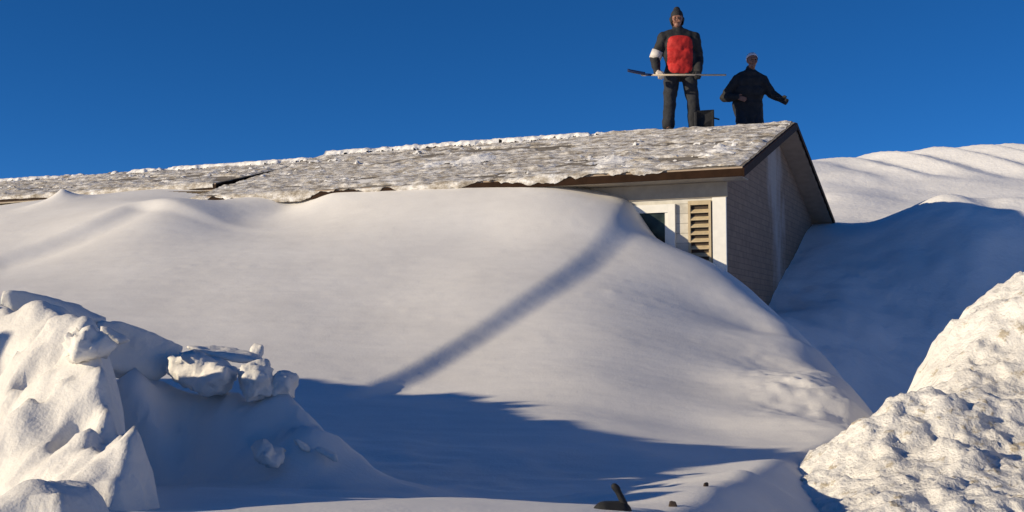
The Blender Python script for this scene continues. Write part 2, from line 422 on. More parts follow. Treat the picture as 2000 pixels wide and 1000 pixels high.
# ------------------------------------------------------------------ slope beside the gable and the bright field behind it
fld = [P(1617,432,20.2), P(1700,430,20.3), P(1790,428,19.8), P(1860,378,18.6), P(1930,400,18.4), P(2000,396,18.4), P(2150,400,19),
       P(2000,540,16.8), P(2150,620,15.6), P(1900,600,16.4), P(1900,700,15.5), P(1800,600,16.5), P(1800,700,15.5), P(1690,800,13.8), P(1525,540,17.3), P(1562,474,18.7), P(1512,600,16.2), P(1530,640,14.9), P(1640,600,16.0), P(1750,500,17.8), P(1640,500,18.0), P(1900,480,17.2),
       P(1480,700,12.3), Vector((4,9,-.2)), Vector((5.5,10.5,.0)), Vector((8,11,.4)), Vector((12,14,1.6)),
       P(1300,335,26), P(1590,322,26.5), P(1700,319,27), P(1755,306,27.5), P(1830,293,28), P(1900,288,29), P(2000,283,30), P(2300,277,32),
       P(1640,380,23), P(1750,385,23), P(1850,352,24.5), P(1950,345,25), P(2300,330,28), P(2300,400,20), P(2600,300,30), P(1450,410,24),
       P(1500,420,34), P(1700,400,36), P(1850,390,39), P(2000,380,42), Vector((20,52,4)), Vector((0,52,4)), Vector((32,45,4.6))]
fld_f = rbf(fld, .02)
def slope_z(x, y):
    b = fld_f(x, y)
    # wind-carved ribs along the top of the field
    q = x*.80 + y*.25
    rib = np.abs(((q + .25*fbm(x*.3, y*.3, 41, 2)) % 1.1)/1.1 - .5)*2
    up = sstep(24.2, 26.2, y)
    b = b + up*.17*(rib-.5)*sstep(6.5, 9, x) + .03*fbm(x*1.4, y*1.4, 45, 4) + .07*fbm(x*.5, y*.5, 47, 2)
    b = b + (1-up)*sstep(19.5, 17.5, y)*.07*fbm(x*3.4, y*3.4, 33, 5, .6)
    return np.maximum(b, -.2 + .15*fbm(x*.4, y*.4, 51, 3))
grid('snow_slope', -2, 30, 9, 50, .095, slope_z, M_SLOPE,
     lambda x, y, z: (((x-C0.x)*U.x+(y-C0.y)*U.y < .13) | ((x-C0.x)*V_.x+(y-C0.y)*V_.y > SPAN-.95)) & ((x > 2.2) | (y > 20)))

# ------------------------------------------------------------------ rough ploughed mound in the right foreground
TOP = [(2400,430,8.9),(2150,470,8.5),(2000,548,8.0),(1930,588,7.8),(1880,640,7.5),(1876,700,7.2),(1845,757,6.9),(1780,792,6.7),(1720,812,6.6),(1650,850,6.5),(1612,866,6.4)]
mp_ = TOP + [(1645,930,5.9),(1636,1000,5.2),(1800,900,5.7),(1900,800,6.3),(2000,700,6.9),(2000,900,5.8),(1850,1000,5.0),(2000,1000,5.0),(2200,800,6.4),(2200,1000,5.0),
       (1650,1200,3.9),(2000,1250,3.7),(2500,1100,4.4),(2600,700,6.3),(1780,840,6.1)]
mound = [P(*q) for q in mp_]
for q in TOP:
    p = P(*q); mound += [p + Vector((-.24,.22,-.34)), p + Vector((-.55,.9,-1.2))]
for q in [(1645,930,5.9),(1636,1000,5.2),(1650,1200,3.9)]:
    p = P(*q); mound += [p + Vector((-.25,-.05,-.13)), p + Vector((-.9,-.2,-.7))]
mound_f = rbf(mound, .003)
def mound_z(x, y):
    z = mound_f(x, y)
    r = fbm(x*3.2, y*3.2, 61, 5, .6)
    z = z + .07*r + .035*sstep(.05, .4, fbm(x*3.1+4, y*3.1, 60, 3)) + .035*np.abs(fbm(x*7, y*7, 66, 3)) - .012*sstep(.2, .5, fbm(x*11, y*11, 67, 3)) + .010*np.abs(fbm(x*18, y*18, 62, 2)) + .02*np.maximum(0, fbm(x*11, y*11, 68, 2)) + .012*fbm(x*25, y*25, 69, 2)
    z = z + .05*sstep(5.2, 6, y)*fbm(x*6, y*4, 64, 4, .6)
    return z
grid('snow_mound', .6, 7.5, .8, 10.5, .024, mound_z, M_ROUGH, lambda x, y, z: z > -.5)

# ------------------------------------------------------------------ ploughed bank in the left foreground
bp = [(0,592,4.4),(60,602,4.2),(120,628,4.0),(190,648,3.75),(100,700,3.85),(0,735,4.05),(215,720,3.5),(245,780,3.35),(150,800,3.5),(285,830,3.15),(275,900,3.0),
      (232,950,2.85),(100,900,3.2),(0,895,3.45),(225,1000,2.55),(0,1000,2.66),(-300,600,5.2),(-300,800,4.4),(-300,1000,3.6),(-800,760,5.4),(220,1200,2.1),(0,1300,2.0),(-400,1300,2.6)]
bank = [P(*q) for q in bp]
for q in [(-800,760,5.4),(-300,600,5.2),(0,592,4.4),(60,602,4.2),(120,628,4.0),(190,648,3.75)]:
    p = P(*q); bank += [p + Vector((.10,.15,-.07)), p + Vector((.5,.7,-.8))]
bank_f = rbf(bank, .002)
EDGE = [P(*q) for q in [(170,560,4.1),(200,648,3.72),(222,720,3.5),(252,780,3.33),(258,830,3.14),(244,880,3.0),(190,940,2.86),(165,1000,2.68),(220,1200,2.1)]]
def bank_z(x, y):
    z = bank_f(x, y)
    z = z + .08*fbm(x*2.6, y*2.6, 71, 3) + .035*fbm(x*6, y*6, 75, 4, .55) + .03*np.abs(fbm(x*5, y*5, 77, 3))
    z = z - .07*sstep(.05, .3, fbm(x*3.2+5, y*3.2, 79, 3)) - .05*sstep(.15, .4, fbm(x*5.5+5, y*5.5, 78, 3)) + .012*np.abs(fbm(x*20, y*20, 76, 3))
    d, t = segdist(x, y, EDGE)
    d = d + .07*fbm(x*5, y*5, 81, 4, .5)
    return z + .02*sstep(-.25, -.02, -d)*0 - .22*sstep(-.02, .09, -d) - .9*sstep(.05, .22, -d)
grid('snow_bank', -5.2, -.7, .5, 6.4, .017, bank_z, M_BANK, lambda x, y, z: z > -.3)

# ------------------------------------------------------------------ tall unseen bank added outside the frame on the left, shaped to shade the hollow
sh = []      # points on the hollow's shadow edge, moved towards the sun
for q in [(640,752,8.8),(770,757,8.6),(880,772,8.3),(1060,778,8.2),(1120,800,7.85),(1200,835,7.35),(1290,846,7.1),(1420,850,7.05),(1490,885,6.5)]:
    p = P(*q); t = 5.6 / math.hypot(S.x, S.y); sh.append(p + S*t)
sh_y = np.array([p.y for p in sh])[::-1]; sh_z = np.array([p.z for p in sh])[::-1]; sh_x = np.array([p.x for p in sh])[::-1]
def tall_z(x, y):
    xc = np.interp(y, sh_y, sh_x); zc = np.interp(y, sh_y, sh_z)
    zc = zc + .075*np.floor(2.6*fbm(y*2.1, y*0, 95, 3)) - 1.9*sstep(sh_y[-1]+.05, sh_y[-1]+1.1, y) - (sh_z[0]-2.17)*sstep(sh_y[0]-.05, sh_y[0]-.45, y) - 1.6*sstep(3.5, 3.1, y)
    d = np.abs(x-xc)
    z = zc - 1.15*np.maximum(0, d-.12)
    return z + .05*fbm(x*3, y*3, 91, 4)*sstep(.1, .5, d) + .012*fbm(x*9, y*9, 93, 3)
grid('snow_bank', -10.5, -2.6, 1.5, 9.5, .05, tall_z, M_BANK, lambda x, y, z: z > -.2)

# ------------------------------------------------------------------ snow blocks
def block(loc, size, rot, seed, label, cat='snow block', npts=22, mat=None, vox=.014, rough=.03, group=None):
    rnd = random.Random(seed)
    bm = bmesh.new()
    for k in range(npts):
        a = rnd.uniform(0, 2*math.pi); zz = rnd.uniform(-1, 1); r = rnd.uniform(.75, 1.0)
        q = Vector((math.cos(a)*math.sqrt(1-zz*zz), math.sin(a)*math.sqrt(1-zz*zz), zz))
        q = Vector([math.copysign(abs(c)**.6, c) for c in q]) * r
        bm.verts.new((q.x*size[0]/2, q.y*size[1]/2, q.z*size[2]/2))
    ret = bmesh.ops.convex_hull(bm, input=bm.verts)
    bmesh.ops.delete(bm, geom=[g for g in ret['geom_interior'] if isinstance(g, bmesh.types.BMVert)], context='VERTS')
    me = bpy.data.meshes.new('snow_block'); bm.to_mesh(me); bm.free()
    me.materials.append(mat or M_BANK)
    o = bpy.data.objects.new('snow_block', me); COL.objects.link(o)
    md = o.modifiers.new('r', 'REMESH'); md.mode = 'VOXEL'; md.voxel_size = vox
    ms = o.modifiers.new('s', 'SMOOTH'); ms.iterations = 1
    tx = bpy.data.textures.new('lump', 'CLOUDS'); tx.noise_scale = max(size)*.28; tx.noise_depth = 3
    t2 = bpy.data.textures.new('grit', 'CLOUDS'); t2.noise_scale = max(size)*.09; t2.noise_depth = 2
    d2 = o.modifiers.new('d2', 'DISPLACE'); d2.texture = t2; d2.strength = rough*.8; d2.texture_coords = 'LOCAL'
    dm = o.modifiers.new('d', 'DISPLACE'); dm.texture = tx; dm.strength = rough*2; dm.texture_coords = 'LOCAL'
    bake(o, True)
    o.location = loc; o.rotation_euler = [math.radians(a) for a in rot]
    tag(o, label, cat, group)
    return o
G1 = 'broken snow blocks on the ploughed edge'
block(P(105,612,4.75), (.62,.10,.13), (0,15,38), 1, 'long thin dark shaded snow ledge along the crest behind the left bank', group=G1, rough=.012, vox=.014)
block(P(170,682,3.68), (.15,.14,.15), (0,20,40), 2, 'pale pointed snow lump on the bank top where the bank drops to the blue hollow', group=G1, vox=.014)
block(P(268,695,4.9), (.46,.12,.26), (-6,20,42), 3, 'blue shaded snow slab with a white tip behind the left bank', group=G1, rough=.012)
block(P(222,655,4.72), (.15,.05,.05), (0,28,10), 12, 'narrow white snow shard lying on the upper left corner of the blue slab', group=G1, rough=.006, vox=.009)
block(P(398,728,4.9), (.34,.3,.19), (0,14,-15), 4, 'bright cream snow block under the thin flat slab beside the hollow', group=G1)
block(P(440,692,5.1), (.42,.22,.05), (4,10,-8), 5, 'thin flat grey slab of crust lying on top of the bright cream block', group=G1, rough=.012, vox=.012)
block(P(500,742,4.85), (.17,.2,.15), (20,-10,30), 6, 'small angular bright snow block between cream block and darkest block', group=G1)
block(P(553,752,4.9), (.13,.18,.14), (10,30,10), 7, 'dark grey shaded snow block at the right end of the row of blocks', group=G1)
block(P(500,690,5.15), (.07,.07,.12), (0,15,0), 8, 'small pointed grey snow shard standing up on the thin flat slab', group=G1, vox=.01, rough=.006)
block(P(525,882,4.4), (.15,.16,.11), (0,20,20), 9, 'pale snow lump lying alone in the blue shaded hollow', group=G1)
block(P(640,885,4.5), (.15,.05,.035), (0,28,-10), 10, 'narrow snow splinter with a bright tip in the shaded hollow right of the pale lump', group=G1, vox=.008, rough=.006)
block(P(590,870,4.5), (.10,.05,.03), (0,38,10), 11, 'short snow splinter between the pale lump and the bright-tipped splinter', group=G1, vox=.008, rough=.006)

# ------------------------------------------------------------------ house
def house(label, s0, length, setback, span, rise, dz, full=True, seed=0):
    """local x = -U (right), y = V_ (away), origin at the near end of the front eave's top edge"""
    root = empty('house', house_pt(s0, setback, dz), RZ)
    tag(root, label, 'house', None)
    half = span/2; L = length
    th = .10
    # roof deck with both slopes (two boards thick), local x from -L to 0
    sl = math.hypot(half, rise); ny, nz = -rise/sl, half/sl
    prof = [(0, 0), (half, rise), (span, 0), (span, -th), (half, rise-th*1.1), (0, -th)]
    vs = [(x, y, z) for x in (-L, 0) for y, z in prof]
    fs = [(0,1,7,6), (1,2,8,7), (3,4,10,9), (4,5,11,10), (0,6,11,5), (2,3,9,8), (0,5,4,3,2,1)[:0] or (0,5,4,1), (1,4,3,2), (6,7,10,11), (7,8,9,10)]
    roof = mesh_obj('roof', vs, fs, [M_SHING, M_UNDER], root)
    for k_ in (2, 3, 4, 5): roof.data.polygons[k_].material_index = 1
    # fascia and rake boards
    f = MB(); f.box((-L-.02, -.025, -.115 if full else -.085), (.0, -.003, -.022)); f.box((-L-.02, span+.003, -.155), (0, span+.025, -.022))
    f.build('fascia', M_FASCIA, root)
    for x0, x1 in ((.003, .028),) + (((-L-.03, -L-.003),) if full or True else ()):
        mb = MB()
        for (ya, za), (yb, zb), hb in (((-.03, -.0), (half, rise+.01), .125), ((half, rise+.01), (span+.03, 0), .09)):
            mb.add([(x0,ya,za-.02),(x1,ya,za-.02),(x1,yb,zb-.02),(x0,yb,zb-.02),(x0,ya,za-hb),(x1,ya,za-hb),(x1,yb,zb-hb),(x0,yb,zb-hb)],
                   [(0,1,2,3),(7,6,5,4),(0,4,5,1),(1,5,6,2),(2,6,7,3),(3,7,4,0)])
        mb.build('rake_board', M_FASCIA, root)
    # walls
    xw0, xw1 = -L+RAKE, -RAKE; yw0, yw1 = OVER, span-OVER; zb = -3.6
    def roofz(y): return (y/half*rise if y < half else (span-y)/half*rise) - th*1.15 - .003
    w_ = mesh_obj('front_wall', [(xw0,yw0,zb),(xw1,yw0,zb),(xw1,yw0,-.116),(xw0,yw0,-.116),(xw0,yw0+.15,zb),(xw1-.002,yw0+.15,zb),(xw1-.002,yw0+.15,-.13),(xw0,yw0+.15,-.13)],
             [(0,1,2,3),(5,4,7,6),(1,5,6,2),(4,0,3,7),(3,2,6,7)], M_SIDE if full else M_UNDER, root)
    for xg, sg in ((xw1, 1), (xw0, -1)):
        ys = [yw0+.16, half, yw1]
        vs = [(xg, y, zb) for y in (yw0+.002, half, yw1)] + [(xg, y, roofz(y)) for y in (yw0+.002, half, yw1)]
        vs += [(xg-sg*.15, v[1], v[2]) for v in vs]
        mesh_obj('gable_wall', vs, [(0,1,4,3),(1,2,5,4),(7,6,9,10),(8,7,10,11),(0,3,9,6),(2,8,11,5),(3,4,10,9),(4,5,11,10)], M_BRICK, root)
    MB().box((xw0, yw1-.15, zb), (xw1-.16, yw1-.003, -.13)).build('back_wall', M_SIDE, root)
    # soffit and frieze
    MB().box((-L+.02, .0, -.113), (-.02, OVER-.003, -.101)).build('soffit', M_FRIEZE, root)
    if full:
        MB().box((xw0, yw0-.02, -.30), (xw1+.03, yw0-.003, -.117)).build('frieze_board', M_FRIEZE, root)
    # crusted snow on both slopes
    for side in (0, 1):
        nx = int(L/.03); D1 = np.arange(-.15 if side == 0 else 0, sl+.015, .03); D1[-1] = sl; ny_ = len(D1)
        X, D = np.meshgrid(np.linspace(-L, 0, nx), D1)
        xx, dd = X+seed*3.1, D + side*20
        h = .008 + .018*fbm(xx*1.6, dd*3.2, 101+seed, 5, .65) + .018*np.abs(fbm(xx*7, dd*9, 105, 3)) + .013*fbm(xx*14, dd*14, 107, 2)
        h = h + .022*sstep(.3, .55, fbm(xx*2.2, dd*4.2, 111+seed, 3)) - .03*sstep(.15, .4, fbm(xx*.9, dd*2.4, 113+seed, 4, .6))
        h = h + .022*np.exp(-((sl-D)/.12)**2)*(1+2*fbm(xx*1.2, dd*0, 115+seed, 4, .7))
        rag = .09*sstep(.9, 2.4, -X)*(1 if full else .32) + .20*fbm(xx*1.9, X*0+3, 119+seed, 5, .62) - .02    # how far the crust hangs over the eave
        if not full: rag = .075 + .03*fbm(xx*2.3, X*0+3, 119, 4, .6)
        if side: rag = rag*0 - .03
        h = np.where(D < 0, .008 + .016*fbm(xx*5, dd*8, 127, 3) + .006*(1 if full else 0), h)
        D = np.maximum(D, -rag); h = h*sstep(-.012, .03, D+rag) + .004
        lim = -.02 - .06*np.abs(fbm(dd*2.2, dd*0+7, 123, 3)); h = np.where(X > lim-.09, h*sstep(0, .09, lim-X) + .003, h); X = np.minimum(X, lim)
        h = np.where(D >= sl-.001, np.maximum(h, .02), h)
        y = D/sl*half; z = D/sl*rise
        if side: y = span - y
        Yv = y + ny*h*(1 if side == 0 else -1); Zv = z + nz*h
        dr = D < 0
        Yv = np.where(dr, -.027 - h, Yv); Zv = np.where(dr, D + .01, Zv)
        Vt = np.stack([X, Yv, Zv], -1).reshape(-1, 3)
        i, j = np.meshgrid(np.arange(nx-1), np.arange(ny_-1)); a = (j*nx+i).ravel()
        Fc = np.stack([a, a+1, a+nx+1, a+nx], 1) if side == 0 else np.stack([a, a+nx, a+nx+1, a+1], 1)
        okv = ((D + rag) > .001).ravel(); keep = okv[Fc].any(1)
        mesh_obj('snow_crust', Vt, Fc[keep], M_CRUST, root, True)
        # whiter patches of snow lying on the crust, and the white rim along the ridge
        if side == 0:
            X0, D0 = np.meshgrid(np.arange(-L+.05, -.06, .025), np.arange(.05, sl+.14, .025)); a_ = X0 + seed*3.1
            m2 = .75*fbm(a_*1.7, D0*3.6, 141, 5, .68) + .75*fbm(a_*6.5, D0*9, 149, 3, .7) - .50 + 1.25*np.exp(-((sl-D0)/.16)**2)*sstep(2.2, 3.2, -X0 if full else -X0+9)*(1+.8*fbm(a_*.9, D0*0, 143, 3))
            for (sx, dx_, rr_) in ((.5, 1.2, .22), (1.9, 1.0, .2), (4.3, 2.0, .3), (4.9, 1.6, .2)) if full else ():
                m2 = np.maximum(m2, .35*(1-np.hypot(X0+sx, (D0-dx_)*.8)/rr_) + .2*fbm(X0*6, D0*6, 145, 3))
            h2 = .018 + .10*np.clip(m2, -.4, .6) + .018*fbm(a_*12, D0*12, 147, 3)
            over = np.maximum(0, D0-sl)
            y2 = np.where(D0 <= sl, D0/sl*half, half+over*.95); z2 = np.where(D0 <= sl, D0/sl*rise, rise-over*rise/half)
            V2 = np.stack([X0, y2 + ny*h2*np.where(D0 <= sl, 1, -1)*np.minimum(1, np.abs(D0-sl)/.1), z2 + nz*h2], -1).reshape(-1, 3)
            n2 = X0.shape[1]; i, j = np.meshgrid(np.arange(n2-1), np.arange(X0.shape[0]-1)); a = (j*n2+i).ravel()
            F2 = np.stack([a, a+1, a+n2+1, a+n2], 1); F2 = F2[(m2.ravel()[F2] > -.14).all(1)]
            mesh_obj('snow_patch', V2, F2, M_ROUGH2, root, True)
    return root
H = house('brown roofed house buried to the eaves, two people standing on its ridge', 0, LEN, 0, SPAN, RISE, 0, True, 0)
H2 = house('farther low roof at the left, crusted with snow, beyond the main house', LEN+.2, 14, .8, SPAN-1.6, .70, .31, False, 4)
# local helpers for the front wall: s = distance from the corner to the left, z relative to the eave
xw1 = -RAKE; yw0 = OVER
# corner board
MB().box((xw1-.15, yw0-.035, -3.5), (xw1+.018, yw0-.0035, -.303)).build('corner_board', M_WHITE, H, bevel=.004)
# shutter with louvres
def shutter(x0, x1, z0, z1):
    fr = MB(); yf = yw0-.05; yb = yw0-.012; st = .028
    fr.box((x0,yf,z0),(x0+st,yb,z1)); fr.box((x1-st,yf,z0),(x1,yb,z1)); fr.box((x0+st+.001,yf,z1-.05),(x1-st-.001,yb,z1)); fr.box((x0+st+.001,yf,z0),(x1-st-.001,yb,z0+.06))
    o = fr.build('shutter', M_SHUT, H)
    MB().box((x0+.004, yb+.002, z0+.004), (x1-.004, yb+.006, z1-.004)).build('gap_shade', M_DARK, o)  # dark sheet, paints the shade seen in the gaps between the louvres
    mb = MB(); k = z0+.10
    while k < z1-.06:
        vs = [(x0+st+.002, yb-.002, k+.020), (x1-st-.002, yb-.002, k+.020), (x1-st-.002, yf+.002, k-.016), (x0+st+.002, yf+.002, k-.016)]
        vs += [(v[0], v[1], v[2]-.012) for v in vs]
        mb.add(vs, [(0,3,2,1),(4,5,6,7),(0,1,5,4),(1,2,6,5),(2,3,7,6),(3,0,4,7)]); k += .088
    mb.build('louvre', M_SHUT, o)
shutter(xw1-.445, xw1-.165, -1.70, -.335)
shutter(xw1-2.55, xw1-2.27, -1.70, -.335)
# window: casing, pane, sill
wx0, wx1, wz0, wz1 = xw1-2.0, xw1-.70, -1.62, -.46
fr = MB(); y0_, y1_ = yw0-.045, yw0-.004
fr.box((wx1, y0_, wz0-.02), (wx1+.09, y1_, wz1+.10)); fr.box((wx0-.09, y0_, wz0-.02), (wx0, y1_, wz1+.10))
fr.box((wx0+.001, y0_, wz1), (wx1-.001, y1_, wz1+.10)); fr.box((wx0+.001, y0_+.012, (wz0+wz1)/2-.02), (wx1-.001, y1_, (wz0+wz1)/2+.02))
fr.box((wx1-.04, y0_+.015, wz0), (wx1-.001, y1_, wz1-.001)); fr.box(((wx0+wx1)/2-.02, y0_+.012, wz0), ((wx0+wx1)/2+.02, y1_, wz1-.002))
win = fr.build('window', M_WHITE, H)
MB().box((wx0, yw0-.016, wz0), (wx1-.04, yw0-.006, wz1)).build('pane', M_GLASS, win)
MB().box((wx0-.12, yw0-.09, wz0-.065), (wx1+.12, yw0-.004, wz0-.022)).build('sill', M_WHITE, win)
# ------------------------------------------------------------------ people
def hand(mb, wrist, direction, palmn, side, curl=.6, r=.0095, scale=1.0, fat=1.0):
    """palm, four separate curled fingers and a thumb; direction = wrist to knuckles, palmn = palm normal, side=+-1 puts the thumb"""
    d = Vector(direction).normalized(); nrm = Vector(palmn); nrm = (nrm - d*nrm.dot(d)).normalized(); a = d.cross(nrm)*side
    w0 = Vector(wrist)
    for k in (-1.2, -.4, .4, 1.2):
        mb.capsule(w0 + a*k*.011*scale, .017*scale*fat, w0 + d*.085*scale + a*k*.021*scale, .0125*scale*fat, 10, 4)
    for k, ln in ((-1.5, .062), (-.5, .074), (.5, .08), (1.5, .07)):
        p = w0 + d*.088*scale + a*k*.0205*scale; ang = 0; v = d
        for seg, q in enumerate((.45, .32, .25)):
            ang += curl*(.9 if seg else .6)
            v = d*math.cos(ang) + nrm*math.sin(ang)
            p2 = p + v*ln*q*scale*1.1; mb.capsule(p, (r-.0008*seg)*scale, p2, (r-.0008*(seg+1))*scale, 8, 3); p = p2
    p = w0 + d*.02*scale + a*.028*scale; v = (d*.55 + a*.75 + nrm*.35).normalized(); p2 = p + v*.04*scale
    mb.capsule(p, .014*scale*fat, p2, .0115*scale*fat, 8, 3)
    v = (d*.8 + a*.15 + nrm*.6).normalized(); mb.capsule(p2, .0115*scale*fat, p2 + v*.03*scale, .0095*scale*fat, 8, 3)

def head_shape(mb, c, yaw=0):
    """c = centre of the skull"""
    R = Matrix.Rotation(yaw, 3, 'Z'); c = Vector(c)
    def q(x, y, z): return c + R @ Vector((x, y, z))
    mb.capsule(q(0,.012,.02), .088, q(0,.012,.028), .088, 18, 7, (.88,1.06,1.06))
    mb.capsule(q(0,-.018,-.055), .062, q(0,-.03,-.085), .042, 14, 5)           # jaw, chin
    mb.capsule(q(0,-.088,.0), .009, q(0,-.106,-.028), .0135, 8, 4)             # nose
    mb.capsule(q(-.036,-.078,.022), .011, q(.036,-.078,.022), .011, 8, 4)       # brow
    for s in (-1, 1):
        mb.capsule(q(s*.045,-.058,-.02), .022, q(s*.03,-.062,-.045), .018, 8, 4)  # cheek
        mb.capsule(q(s*.078,.012,.012), .013, q(s*.078,.014,-.02), .010, 8, 4)    # ear
    mb.capsule(q(-.016,-.084,-.060), .006, q(.016,-.084,-.060), .006, 8, 3)   # lips
    return q
def eyes(q, parent):
    for s in (-1, 1):
        mb = MB(); mb.capsule(q(s*.029,-.080,.003), .0075, q(s*.034,-.079,.003), .0075, 10, 4); mb.build('eye', M_DARK, parent, True)

def make_person(loc, rz, J, label, upper, panel, cap_style, glove_mats, band=False, tilt=0, size=1.0):
    """J: joint positions in local metres; facing -y"""
    g = lambda k: Vector(J[k])
    # body: one continuous skin surface
    mb = MB()
    q = head_shape(mb, g('head'), J.get('yaw', 0))
    mb.capsule(g('head')+Vector((0,.02,-.07)), .054, g('neck'), .062)
    mb.capsule(g('neck'), .07, g('chest'), .13); mb.capsule(g('chest'), .14, g('pelvis'), .13)
    for s in 'rl':
        mb.capsule(g('neck')+Vector((0,0,-.04)), .07, g('sh_'+s), .06)
        mb.capsule(g('sh_'+s), .055, g('el_'+s), .042); mb.capsule(g('el_'+s), .042, g('wr_'+s), .027)
        mb.capsule(g('pelvis'), .11, g('hip_'+s), .095); mb.capsule(g('hip_'+s), .088, g('kn_'+s), .058); mb.capsule(g('kn_'+s), .058, g('an_'+s), .038)
        mb.capsule(g('an_'+s), .04, g('an_'+s)+Vector((0,-.13,-.045)), .033)
        hand(mb, g('wr_'+s), J['hd_'+s], J['hn_'+s], 1 if s == 'r' else -1, J.get('curl_'+s, .6))
    body = mb.build('person', M_SKIN, None, True, remesh=.0065, relax=2)
    body.location = loc; body.rotation_euler = (tilt, 0, rz); body.scale = (size,)*3
    tag(body, label, 'person', None)
    eyes(q, body)
    # jacket
    jb = MB()
    c, pe = g('chest'), g('pelvis')
    jb.capsule(c+Vector((-.07,0,.04)), .145*upper, c+Vector((.07,0,.04)), .145*upper, 18, 6)
    jb.capsule(c+Vector((-.075,-.01,-.12)), .145*upper, c+Vector((.075,-.01,-.12)), .145*upper, 18, 6)
    jb.capsule(pe+Vector((-.075,-.005,.13)), .145*upper, pe+Vector((.075,-.005,.13)), .145*upper, 18, 6)
    jb.capsule(pe+Vector((-.07,0,-.01)), .155*upper, pe+Vector((.07,0,-.01)), .155*upper, 18, 6)
    jb.capsule(c, .15*upper, pe, .15*upper, 16, 5)
    if J.get('coat'): jb.capsule(pe+Vector((-.07,0,-.05)), .15*upper, pe+Vector((.03,0,-.30)), .17*upper); jb.capsule(pe+Vector((.07,0,-.05)), .15*upper, pe+Vector((.07,0,-.30)), .16*upper)
    jb.capsule(g('neck')+Vector((0,.005,.03)), .076, c+Vector((0,0,.06)), .14*upper)
    for s in 'rl':
        jb.capsule(g('neck')+Vector((0,0,-.04)), .095*upper, g('sh_'+s), .083*upper)
        jb.capsule(g('sh_'+s), .086*upper, g('el_'+s), .070*upper); jb.capsule(g('el_'+s), .070*upper, g('wr_'+s), .050*upper)
        m_ = g('sh_'+s).lerp(g('el_'+s), .6); jb.capsule(m_, .078*upper, g('sh_'+s).lerp(g('el_'+s), .75), .078*upper)   # fabric fold
    ja = jb.build('jacket', [M_BLACK, M_RED], body, True, remesh=.013, relax=2)
    tx = bpy.data.textures.new('creases', 'CLOUDS'); tx.noise_scale = .11; tx.noise_depth = 2
    dm = ja.modifiers.new('d', 'DISPLACE'); dm.texture = tx; dm.strength = .032; dm.texture_coords = 'LOCAL'; bake(ja, True)
    if panel:
        for p in ja.data.polygons:
            cc = p.center
            w_ = .175 - .02*abs(cc.z-panel[2])
            if p.normal.y < -.05 and abs((cc.x-panel[3])/w_)**4 + abs((cc.z-(panel[0]+panel[1])/2)/((panel[1]-panel[0])/2))**6 < 1: p.material_index = 1
    tb = MB()
    tb.capsule(pe+Vector((-.05,0,-.02)), .135, pe+Vector((.05,0,-.02)), .135)
    for s in 'rl':
        tb.capsule(g('hip_'+s), .115, g('kn_'+s), .088); tb.capsule(g('kn_'+s), .088, g('an_'+s)+Vector((0,0,.05)), .080)
        tb.capsule(g('an_'+s)+Vector((0,0,.10)), .088, g('an_'+s)+Vector((0,0,.05)), .088)
    tr = tb.build('trousers', M_PANTS, body, True, remesh=.014, relax=2)
    dm = tr.modifiers.new('d', 'DISPLACE'); dm.texture = tx; dm.strength = .03; dm.texture_coords = 'LOCAL'; bake(tr, True)
    for s in 'rl':
        b_ = MB(); a_ = g('an_'+s)
        b_.capsule(a_+Vector((0,.01,.04)), .062, a_+Vector((0,.02,-.03)), .056); b_.capsule(a_+Vector((0,.02,-.04)), .052, a_+Vector((0,-.16,-.05)), .048)
        b_.box((a_.x-.05, a_.y-.20, a_.z-.105), (a_.x+.05, a_.y+.075, a_.z-.07))
        b_.build('boot', M_BLACK, body, True, remesh=.012, relax=2)
        if glove_mats[s]:
            gb = MB(); hand(gb, g('wr_'+s), J['hd_'+s], J['hn_'+s], 1 if s == 'r' else -1, J.get('curl_'+s, .6), r=.0150*J.get('mitt', 1), scale=1.03, fat=1.5*J.get('mitt', 1))
            dd = Vector(J['hd_'+s]).normalized(); gb.capsule(g('wr_'+s)-dd*.05, .040, g('wr_'+s)+dd*.02, .036)
            gb.build('glove', glove_mats[s], body, True, remesh=.007, relax=1)
    # cap
    hc = g('head'); cb = MB()
    if cap_style != 'dark': cb.capsule(hc+Vector((0,.018,.034)), .098, hc+Vector((0,.018,.040)), .098, 18, 7, (.93,1.06,1.0))
    else: cb.capsule(hc+Vector((0,.018,.040)), .094, hc+Vector((0,.018,.053 if cap_style == 'dark' else .042)), .094, 18, 7, (.93,1.06,1.0))
    if cap_style == 'dark':
        cb.capsule(hc+Vector((0,.02,.13)), .05, hc+Vector((0,.02,.135)), .05)
        cb.capsule(hc+Vector((-.075,.02,.01)), .032, hc+Vector((-.06,.0,-.06)), .03); cb.capsule(hc+Vector((.075,.02,.01)), .032, hc+Vector((.06,.0,-.06)), .03)
        cb.capsule(hc+Vector((0,.06,-.02)), .075, hc+Vector((0,.05,-.07)), .07)
    cp = cb.build('cap' if cap_style == 'dark' else 'hair', M_BLACK if cap_style == 'dark' else M_CAP, body, True, remesh=.008, relax=2)
    # open the face: lift the cap's lower front by trimming the faces in front of the brow
    bm = bmesh.new(); bm.from_mesh(cp.data)
    kill = [f for f in bm.faces if cap_style == 'dark' and f.calc_center_median().z < hc.z + .035 and f.calc_center_median().y < hc.y - .02]
    bmesh.ops.delete(bm, geom=kill, context='FACES')
    if cap_style != 'dark': bmesh.ops.bisect_plane(bm, geom=list(bm.verts)+list(bm.edges)+list(bm.faces), plane_co=hc+Vector((0,-.05,.055)), plane_no=(0,-.55,-.83), clear_outer=True)
    bm.to_mesh(cp.data); bm.free()
